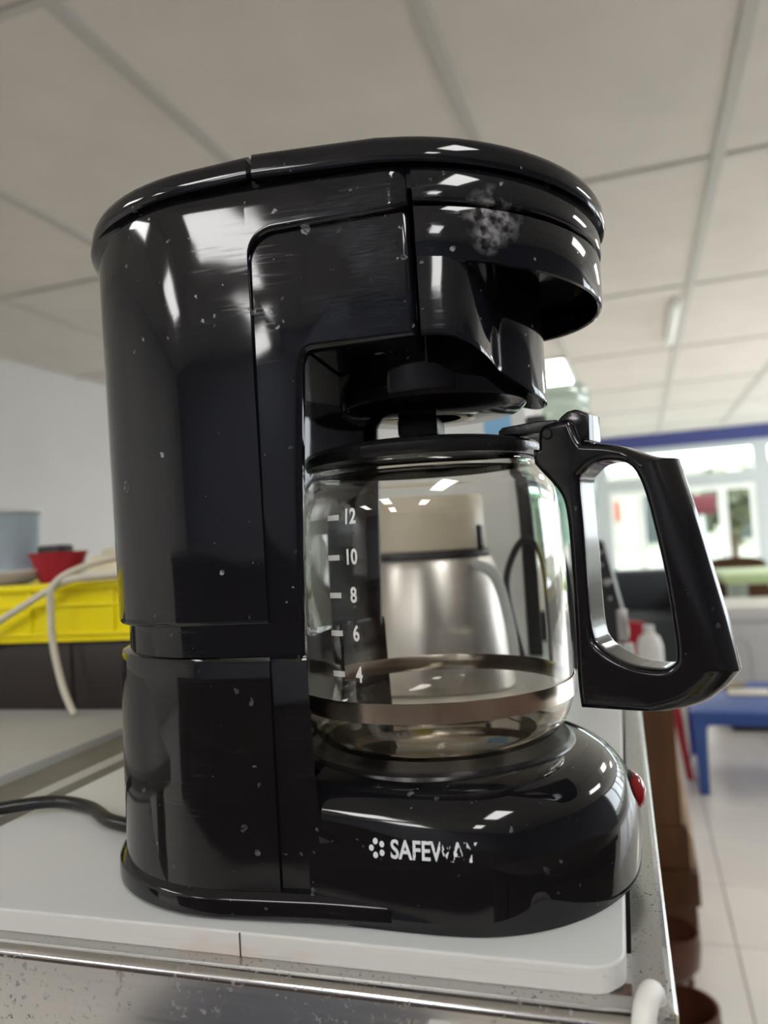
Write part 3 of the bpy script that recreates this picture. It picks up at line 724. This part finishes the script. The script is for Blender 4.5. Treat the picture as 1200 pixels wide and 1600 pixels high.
def build_handle():
    half, ni, xi = .0112, .0030, .0105
    no, nh = nrm2(ho), nrm2(hi)
    def g(r): t = min(1, max(0, (r - .104) / .020)); return t * t * (3 - 2 * t)
    prof = [(0, 0), (.3, 0), (.5, 0), (.65, 0), (.74, .02), (.82, .08), (.89, .2), (.94, .36), (.975, .58), (.993, .8), (1, 1)]
    st = [(-h_, q) for h_, q in reversed(prof[1:])] + prof
    V, Fc = [], []
    ro, ri = [], []
    for h_, q in st:
        xk = xi * (1 - math.sqrt(max(0, 1 - h_ * h_ * .985)))
        ro.append([(r - n[0] * ni * q - xk * g(r), z - n[1] * ni * q, half * h_) for (r, z), n in zip(ho, no)])
        ri.append([(r + n[0] * ni * q, z + n[1] * ni * q, half * h_) for (r, z), n in zip(hi, nh)])
    for rings in (ro, ri):
        v, f = loft(rings, False, False); b0 = len(V); V += v; Fc += [tuple(i + b0 for i in q) for q in f]
    for k in (0, -1):
        o_, i_ = [Vector(p) for p in ro[k]], [Vector(p) for p in ri[k]]
        b0 = len(V); V += [tuple(p) for p in o_ + i_]
        bm = bmesh.new(); bo = [bm.verts.new(p) for p in o_]; bi = [bm.verts.new(p) for p in i_]
        es = [bm.edges.new((l[j - 1], l[j])) for l in (bo, bi) for j in range(len(l))]
        bm.verts.index_update(); bmesh.ops.triangle_fill(bm, use_beauty=True, use_dissolve=False, edges=es, normal=(0, 0, 1))
        Fc += [tuple(b0 + v.index for v in f.verts) for f in bm.faces]; bm.free()
    V = [tuple(HM @ Vector(p)) for p in V]
    return obj('handle', V, Fc, M_HANDLE, JUG, 32)
build_handle()
# latch thumb lever and pivot
def sub_plate(name, ol, h0, h1, bev, mat, parent):
    return plate(name, [ol], (h1 - h0) / 2, bev, mat, parent, HM @ Matrix.Translation((0, 0, (h0 + h1) / 2)), 35, 2)
lv = sub_plate('thumb_lever', poly_round([[(.0750, .1975), (.0772, .2024), (.0800, .2048), (.0825, .2060), (.0860, .2062), (.0873, .2052)], [(.0873, .2052), (.0912, .2034)], [(.0912, .2034), (.0908, .1922)], [(.0908, .1922), (.0873, .1920)], [(.0873, .1920), (.0750, .1935)], [(.0750, .1935), (.0750, .1975)]]), -.0075, .0075, .0009, M_HANDLE, JUG)
sub_plate('lid_hinge', [(.048, .2015), (.050, .2030), (.068, .2036), (.076, .2030), (.076, .1975), (.060, .1985), (.048, .1995)], -.0070, .0080, .0006, M_LIDB, JUG)
bm = bmesh.new(); bmesh.ops.create_cone(bm, cap_ends=True, segments=28, radius1=.0021, radius2=.0019, depth=.0014, matrix=HM @ Matrix.Translation((.0738, .1966, .0114)))
from_bm('pivot_pin', bm, M_LIDB, JUG)
lathe('pivot_ring', [(.0021, .0), (.0024, .0003), (.0026, .0)], M_DARK, JUG).matrix_local = HM @ Matrix.Translation((.0738, .1966, .0112))
# clear tab where the band is clamped below the handle
# graduation marks printed on the glass
RG = .06785
def ring_pt(a, z): return (RG * math.cos(a), RG * math.sin(a), z - JZ)
def rg_at(z):
    zz = z - JZ
    for (r0, z0), (r1, z1) in zip(outer_s, outer_s[1:]):
        if z0 <= zz <= z1 and z1 > z0: return r0 + (r1 - r0) * (zz - z0) / (z1 - z0) + .0002
    return .0678
def wrap(u, z, a0): r = rg_at(z); a = a0 + u / r; return (r * math.cos(a), r * math.sin(a), z - JZ)
for s, z, a_bar, a_txt in (('12', .1655, -119.2, -111.1), ('10', .1479, -119.2, -110.9), ('8', .1314, -119.2, -110.5), ('6', .1149, -119.5, -110.3), ('4', .0972, -119.6, -110.0)):
    a0 = math.radians(a_bar); V = []; Fc = []; n = 8
    for i in range(n + 1):
        for dz in (-.0012, .0012): V.append(wrap(-.0035 + .007 * i / n, z + dz, a0))
    for i in range(n): Fc.append((2 * i, 2 * i + 2, 2 * i + 3, 2 * i + 1))
    obj('mark', V, Fc, M_WHITEINK, JUG, fix=False)
    T, Tf = text_mesh(s, .0092, .74, 'CENTER', .00028)
    obj('numeral', [wrap(a, z + b - .0002, math.radians(a_txt)) for a, b in T], Tf, M_WHITEINK, JUG, smooth=False, fix=False)

# ------------------------------------------------------------------ things behind on the cart
k = empty('steel_kettle', (-.062, .40, BT), 0, 'stainless steel kettle with cream upper part seen through the glass jug', 'kettle')
lathe('body', [(.0, .001), (.082, .001), (.085, .004), (.083, .03), (.070, .125), (.066, .133), (.062, .135), (.0, .135)], M_STEELK, k, n=64)
lathe('collar', [(.062, .134), (.064, .137), (.0635, .141), (.061, .142), (.0, .142)], M_DARK, k, n=48)
lathe('upper_cup', [(.060, .141), (.0615, .143), (.061, .196), (.059, .201), (.0, .2035)], M_CREAMK, k, n=48)
box('lever', (.060, -.045, .139), (.066, -.033, .165), M_DARK, k, .002)
hs = tube('handle', [(.055, -.045, .128), (.078, -.05, .115), (.090, -.05, .07), (.094, -.05, .03)], .0055, M_FRAME, k, 12, 6)
cdd = tag(tube('appliance_cord', [(.030, .46, .868), (.018, .45, .92), (.014, .44, .962), (.026, .43, .992), (.043, .425, 1.007), (.060, .43, 1.000), (.070, .44, .97), (.072, .46, .90), (.070, .48, .866)], .0042, M_CORD, None, 10, 6), 'black appliance cord arching up behind the glass jug', 'cord')
fr = empty('white_cabinet', (0, 0, BT), 0, 'white enamel countertop cabinet with black edge strip behind the glass jug', 'cabinet')
box('body', (-.22, .60, .001), (.018, .80, .36), M_WHITEM, fr, .004); box('edge_strip', (.0185, .596, .001), (.044, .61, .30), M_DARK, fr, .003)
box('blue_label', (-.035, .5985, .27), (.0, .6, .312), plain('sky_blue_print', (.25, .52, .80), .5), fr)
dv = empty('control_appliance', (0, 0, BT), 0, 'black appliance with sloping control panel and silver round buttons behind the handle', 'appliance')
V = [(.052, .70, .0005), (.122, .70, .0005), (.096, .70, .140), (.052, .70, .140), (.052, .80, .0005), (.122, .80, .0005), (.096, .80, .140), (.052, .80, .140)]
bm = bmesh.new(); bv = [bm.verts.new(v) for v in V]
for f in ((0, 1, 2, 3), (4, 7, 6, 5), (1, 5, 6, 2), (0, 3, 7, 4), (3, 2, 6, 7), (0, 4, 5, 1)): bm.faces.new([bv[i] for i in f])
bmesh.ops.bevel(bm, geom=bm.edges[:], offset=.004, segments=2, affect='EDGES'); from_bm('body', bm, plain('charcoal_plastic', (.03, .03, .034), .4), dv)
for (x, z, r) in ((.092, .122, .0035), (.0925, .105, .0028), (.098, .082, .0058), (.101, .060, .003)):
    bm = bmesh.new(); bmesh.ops.create_cone(bm, cap_ends=True, segments=20, radius1=r, radius2=r * .85, depth=.004, matrix=Matrix.Translation((x, .699, z)) @ Matrix.Rotation(PI / 2, 4, 'X')); from_bm('button', bm, M_STEELK, dv)
box('silver_trim', (.1075, .694, .004), (.121, .7005, .045), M_STEELK, dv, .001)

# water dispenser on the floor behind the cart
wd = empty('water_dispenser', (-.085, 1.32, 0), 0, 'white water dispenser stand carrying the green bottle behind the coffee machine', 'dispenser')
box('body', (-.15, -.15, .002), (.15, .15, .94), M_WHITEP, wd, .02); box('tap_panel', (-.10, -.156, .62), (.10, -.149, .86), M_DARK, wd, .004)
box('foot', (-.155, -.155, 0), (.155, .155, .03), M_FRAME, wd, .01)
bt = empty('water_bottle', (-.085, 1.32, .94), 0, 'green tinted clear water bottle standing upside down on the dispenser', 'bottle')
lathe('bottle_wall', [(.03, .0), (.05, .02), (.135, .08), (.150, .11), (.150, .20), (.144, .21), (.150, .22), (.150, .32), (.144, .33), (.150, .34), (.150, .365), (.138, .385), (.09, .392), (.0, .380)], M_BOTTLE, bt, n=48)
lathe('water', [(.0, .005), (.045, .025), (.130, .085), (.146, .12), (.146, .19), (.0, .19)], thin_glass('water_tint', (.80, .92, .88), .05), bt, n=32)

# ------------------------------------------------------------------ left: neighbouring table with its things
nt_ = empty('side_table', (0, 0, 0), 0, 'pale grey laminate side table left of the cart carrying the yellow crate', 'table')
box('table_top', (-1.5, -.25, .835), (-.322, .95, .8575), M_GREYT, nt_, .004)
for x in (-1.44, -.36):
    for y in (-.19, .89): box('leg', (x - .02, y - .02, 0), (x + .02, y + .02, .835), M_STEELRAIL, nt_)
cr = empty('storage_crate', (-.62, .41, .8578), math.radians(3), 'dark brown storage crate under the yellow tray on the side table', 'crate')
box('body', (-.28, -.125, 0), (.28, .125, .072), M_BROWNBOX, cr, .003)
for x in (-.18, .0, .18): box('rib', (x - .003, -.128, .004), (x + .003, -.124, .070), M_BROWNBOX, cr, .001)
yt = empty('yellow_tray', (-.62, .41, .9300), math.radians(3), 'bright yellow plastic tray with ribbed rim sitting on the dark crate', 'tray')
bm = bmesh.new()
box_bm(bm, (-.285, -.132, 0), (.285, .132, .003))
for lo, hi_ in (((-.285, -.132, .003), (.285, -.126, .060)), ((-.285, .126, .003), (.285, .132, .060)), ((-.285, -.126, .003), (-.279, .126, .060)), ((.279, -.126, .003), (.285, .126, .060))): box_bm(bm, lo, hi_)
from_bm('body', bm, M_YEL, yt)
box('rim', (-.290, -.137, .0535), (.290, -.1275, .0615), M_YEL, yt, .0015); box('rim', (-.288, -.1345, .006), (.288, -.131, .0095), M_YEL, yt, .001); box('rim', (-.288, -.1345, .036), (.288, -.131, .039), M_YEL, yt, .001)
for x in (-.22, -.10, .02, .14, .24): box('rib', (x - .0025, -.1345, .009), (x + .0025, -.131, .055), M_YEL, yt, .001)
box('liner', (-.27, -.12, .0031), (.27, .12, .056), plain('cream_packing_paper', (.70, .64, .50), .8, bump=.6, bscale=40), yt, .004)
ty = .992
pl = tag(lathe('white_plate', [(.0, ty - .0045), (.04, ty - .0045), (.075, ty + .012), (.0765, ty + .013), (.074, ty + .0145), (.04, ty + .0), (.0, ty + .0)], M_WHITEP, None, (-.640, .40), 48), 'white plate with curved rim under the clear tub', 'plate')
tb = empty('clear_tub', (-.64, .42, ty + .0003), 0, 'clear plastic tub with pale blue contents standing on the white plate', 'tub')
lathe('tub_wall', [(.0, .0), (.040, .0), (.0455, .083), (.0465, .085), (.0445, .085), (.039, .002), (.0, .002)], M_TUB, tb, n=40); lathe('lid', [(.0, .086), (.046, .086), (.048, .088), (.048, .0925), (.0, .094)], M_TUBLID, tb, n=40)
lathe('contents', [(.0, .003), (.038, .003), (.041, .045), (.0, .046)], M_TUBBLUE, tb, n=32)
rb = empty('red_bowl', (-.553, .42, ty - .004), 0, 'dark red bowl holding black things on the yellow tray', 'bowl')
lathe('bowl_wall', [(.0, .0), (.022, .0), (.034, .034), (.036, .038), (.034, .038), (.021, .004), (.0, .004)], M_REDP, rb, n=40)
box('black_block', (-.022, -.014, .014), (.014, .014, .047), M_DARK, rb, .004)
for i, (x, y, w, d_, h_, lab) in enumerate(((-.475, .44, .03, .03, .030, 'cream paper packet lying behind the white cord on the tray'), (-.515, .50, .025, .02, .040, 'cream paper packet standing behind the red bowl'))):
    o = box('paper_packet', (-w, -d_, 0), (w, d_, h_), plain('cream_paper_%d' % i, (.80, .75, .58), .7, var=.1, vscale=30), None, .006); o.location = (x, y, ty - .004); o.rotation_euler = (0, 0, .4 * i); tag(o, lab, 'packet')
mk = empty('marker_pot', (-.446, .42, ty - .004), 0, 'small red and blue topped pot at the edge of the coffee machine', 'pot')
lathe('pot', [(.0, .0), (.011, .0), (.012, .040), (.0, .041)], M_REDP, mk, n=20); lathe('cap', [(.007, .041), (.007, .056), (.0, .058)], M_BLUEP2, mk, n=16)
tag(tube('extension_cable', [(-.60, .262, .895), (-.545, .264, .925), (-.505, .266, .951), (-.462, .266, .9715), (-.428, .268, .9875), (-.405, .270, .9955), (-.38, .272, .9975), (-.340, .276, .9985), (-.29, .28, .998)], .0036, M_CREAMCORD, None, 10, 6), 'cream cable rising across the yellow tray towards the coffee machine', 'cable')
tag(tube('extension_cable', [(-.403, .262, .8615), (-.408, .262, .870), (-.417, .262, .893), (-.4255, .262, .932), (-.4262, .262, .970), (-.421, .2605, .990), (-.410, .280, 1.004), (-.39, .32, 1.014), (-.365, .33, 1.013), (-.340, .33, 1.003), (-.330, .335, .994)], .0036, M_CREAMCORD, None, 10, 6), 'cream cable looping over the yellow tray and hanging down the crate', 'cable')

# ------------------------------------------------------------------ right: floor things
wc = empty('wooden_cabinet', (0, 1.60, 0), 0, 'brown varnished wooden cabinet with stepped mouldings right of the cart', 'cabinet')
for nme, x1_, z0, z1, y0, mt in (('base_block', .213, .0, .113, 0, M_WOOD), ('lower_moulding', .222, .113, .190, -.012, M_WOOD), ('middle_panel', .206, .190, .291, 0, M_WOOD), ('upper_panel', .193, .291, .575, .004, M_WOOD), ('top', .200, .575, .592, -.006, M_WOOD)):
    box(nme, (-.32, y0, z0 + .0005), (x1_, .46, z1), mt, wc, .002, 1)
box('lit_edge', (.205, .02, .191), (.2125, .40, .27), M_CREAMW, wc); box('lit_edge', (.1925, .02, .292), (.2005, .40, .40), M_CREAMW, wc)  # pale strips: the cabinet's lit rear side put into the colour
def pot(x, y, r, h_, label):
    t = empty('clay_pot', (x, y, 0), .5, label, 'pot', None)
    lathe('bowl', [(.0, .028), (r * .55, .028), (r * .92, h_ * .45), (r, h_ * .8), (r * .97, h_), (r * .90, h_), (r * .92, h_ * .8), (r * .8, h_ * .45), (r * .4, .045), (.0, .045)], M_CLAY, t, n=40)
    for a in (0, 2.09, 4.19): tube('foot', [(r * .55 * math.cos(a), r * .55 * math.sin(a), .035), (r * .68 * math.cos(a), r * .68 * math.sin(a), 0.002)], (.012, .008), M_CLAY, t, 8, 1)
pot(.145, 1.44, .065, .13, 'brown three footed clay pot on the floor against the wooden cabinet')
pot(.155, 1.16, .070, .13, 'reddish brown clay bowl on the floor nearest the cart corner')

tb_ = empty('plastic_table', (.29, 2.74, 0), 0, 'low blue plastic table standing on the tiled floor', 'table')
box('table_top', (-.01, -.01, .285), (.72, .58, .312), M_BLUEP, tb_, .010)
bm = bmesh.new()
box('apron', (.02, .006, .255), (.69, .018, .286), M_BLUEP, tb_, .004)
for x, y, mt in ((.0, .0, M_BLUEP), (.66, 0, M_BLUEP), (.0, .53, M_BLUEP2), (.66, .53, M_BLUEP)):
    V, Fc = loft([[(x + a, y + b, z) for a, b in ((q, q), (.042 - q, q), (.042 - q, .04 - q), (q, .04 - q))] for q, z in ((.004, .0), (.0, .20), (-.004, .286))]); obj('leg', V, Fc, mt, tb_, 30)
    if y == 0:
        sgn = 1 if x == 0 else -1; xo = x + (.042 if x == 0 else 0)
        plate('corner_bracket', [[(0, 0), (0, -.06)] + [(sgn * (.05 - .05 * math.cos(a)), -.06 + .045 * math.sin(a)) for a in [i * PI / 12 for i in range(1, 7)]] + [(sgn * .05, 0)]], .006, .001, M_BLUEP, tb_, Matrix.Translation((xo, .014, .288)) @ Matrix.Rotation(PI / 2, 4, 'X'))
tag(box('folded_paper', (.44, 3.00, .3125), (.60, 3.12, .320), plain('paper', (.70, .67, .58), .7), None, .002), 'folded paper lying on the blue plastic table', 'paper')
ds = tag(lathe('small_dish', [(.0, .3125), (.04, .3125), (.055, .325), (.05, .326), (.038, .317), (.0, .317)], plain('straw', (.45, .38, .25), .7), None, (.475, 3.2), 28), 'small straw coloured dish on the blue plastic table', 'dish')

fz = empty('chest_freezer', (.48, 3.68, 0), 0, 'white chest freezer standing behind the blue plastic table', 'freezer')
box('body', (0, 0, .03), (1.1, .50, .525), M_WHITEM, fz, .012); box('lid', (-.006, -.008, .527), (1.106, .508, .598), M_WHITEP, fz, .015); box('foot_rail', (.03, .02, 0), (1.07, .48, .03), M_DARK, fz)
tube('door_cord', [(.075, -.006, .45), (.10, -.014, .44), (.125, -.012, .40), (.13, -.010, .30), (.128, -.010, .10)], .004, M_FRAME, fz, 8, 5)
gt = empty('dining_table', (.60, 4.3, 0), 0, 'pale green topped dining table behind the white freezer', 'table')
box('table_top', (-.02, -.03, .66), (1.2, .7, .712), M_GREENT, gt, .008)
for x in (.05, 1.1):
    for y in (.05, .6): box('leg', (x, y, 0), (x + .05, y + .05, .66), M_FRAME, gt)
def chair(name, x, y, rz, mt, sz, h_, label, plastic=True):
    t = empty(name, (x, y, 0), rz, label, 'chair')
    box('seat', (-.2, -.2, sz - .03), (.2, .2, sz), mt, t, .012)
    V = []; ol = [(-.19, 0), (.19, 0), (.20, h_ * .6), (.16, h_), (-.16, h_), (-.20, h_ * .6)]
    plate('backrest', [cat2(ol, 4)], .012, .004, mt, t, Matrix.Translation((0, .19, sz)) @ Matrix.Rotation(PI / 2 + .12, 4, 'X') @ Matrix.Rotation(0, 4, 'Y'))
    for a in (-1, 1):
        for b in (-1, 1): tube('leg', [(a * .17, b * .17, sz - .02), (a * .20, b * .20, 0.002)], (.02, .014), mt, t, 8, 1)
chair('plastic_chair', .02, 3.05, .3, M_REDP, .32, .27, 'red plastic chair partly hidden behind the jug handle')
wj = empty('white_bottle', (.150, 1.80, .5925), 0, 'white plastic bottle standing on the brown wooden cabinet', 'bottle')
lathe('body', [(.0, .0), (.030, .0), (.033, .004), (.033, .10), (.026, .125), (.014, .135), (.012, .145), (.0, .146)], M_WHITEP, wj, n=32); lathe('cap', [(.0135, .140), (.0135, .156), (.0, .157)], M_WHITEM, wj, n=20)
chair('wooden_chair', .76, 5.30, 0, M_WOOD, .42, .33, 'brown wooden chair beside the pale green dining table')
sf = empty('dark_sofa', (-.90, 4.9, 0), 0, 'dark charcoal sofa across the room seen through the jug handle', 'sofa')
box('seat', (0, 0, .08), (1.35, .7, .42), M_SOFA, sf, .04); box('backrest', (0, .5, .40), (1.35, .72, .70), M_SOFA, sf, .05)
for x in (0, 1.23): box('armrest', (x, 0, .08), (x + .14, .7, .58), M_SOFA, sf, .04)
for x in (.06, 1.25):
    for y in (.06, .6): box('foot', (x, y, 0), (x + .04, y + .04, .09), M_DARK, sf)

# ------------------------------------------------------------------ behind the viewer (unseen, added for the glossy reflections; counter after mirrored brown wood)
ct = empty('wooden_counter', (-2.6, -2.3, 0), 0, 'dark brown wooden counter behind the viewer mirrored in the jug', 'counter')
box('body', (0, -.5, .0), (4.4, 0, .92), M_WOOD2, ct, .004)
box('counter_top', (-.02, -.54, .92), (4.42, .03, .96), M_WOOD2, ct, .006)
for i in range(6): box('door', (.04 + i * .725, .0, .08), (.72 + i * .725, .018, .86), M_WOOD2, ct, .004)

st = empty('reflection_stool', (-.27, -.72, 0), 0, 'unseen navy stool added for the dark reflection in the chrome cart edge', 'stool')  # unseen stool stands in for the viewer's dark legs in the chrome
lathe('cushion', [(.0, .47), (.17, .47), (.185, .485), (.185, .515), (.165, .53), (.0, .535)], plain('navy_vinyl', (.012, .016, .04), .5), st, n=32)
for a in (0, 1, 2, 3): tube('leg', [(.13 * math.cos(a * PI / 2 + .8), .13 * math.sin(a * PI / 2 + .8), .47), (.18 * math.cos(a * PI / 2 + .8), .18 * math.sin(a * PI / 2 + .8), .002)], .013, M_STEELRAIL, st, 8, 1)
bk = empty('reflection_bucket', (.06, -.98, 0), 0, 'unseen yellow bucket added for the yellow reflection in the chrome cart edge', 'bucket')  # unseen bucket put in to give the chrome a yellow reflection
lathe('wall', [(.0, .002), (.11, .002), (.14, .28), (.146, .285), (.135, .285), (.105, .01), (.0, .01)], M_YEL, bk, n=32); tube('bail', [(-.14, 0, .27), (-.13, -.08, .20), (0, -.15, .16), (.13, -.08, .20), (.14, 0, .27)], .004, M_STEELRAIL, bk, 8, 5)

sb = empty('reflection_sideboard', (.62, -1.5, 0), 0, 'unseen dark brown sideboard added beside the viewer to darken reflections in the black base', 'sideboard')  # unseen sideboard put in to darken what the base reflects
box('body', (0, 0, .08), (1.3, 1.75, .74), M_WOOD2, sb, .004); box('top', (-.02, -.02, .74), (1.32, 1.77, .77), M_WOOD2, sb, .005)
for i in range(3): 
    d_ = box('door', (-.018, .04 + i * .57, .12), (.0, .56 + i * .57, .70), M_WOOD2, sb, .004); box('handle', (-.03, .50 + i * .57, .38), (-.018, .52 + i * .57, .46), M_STEELRAIL, d_, .002)
for x in (.05, 1.19):
    for y in (.05, 1.64): box('foot', (x, y, 0), (x + .06, y + .06, .08), M_WOOD2, sb)
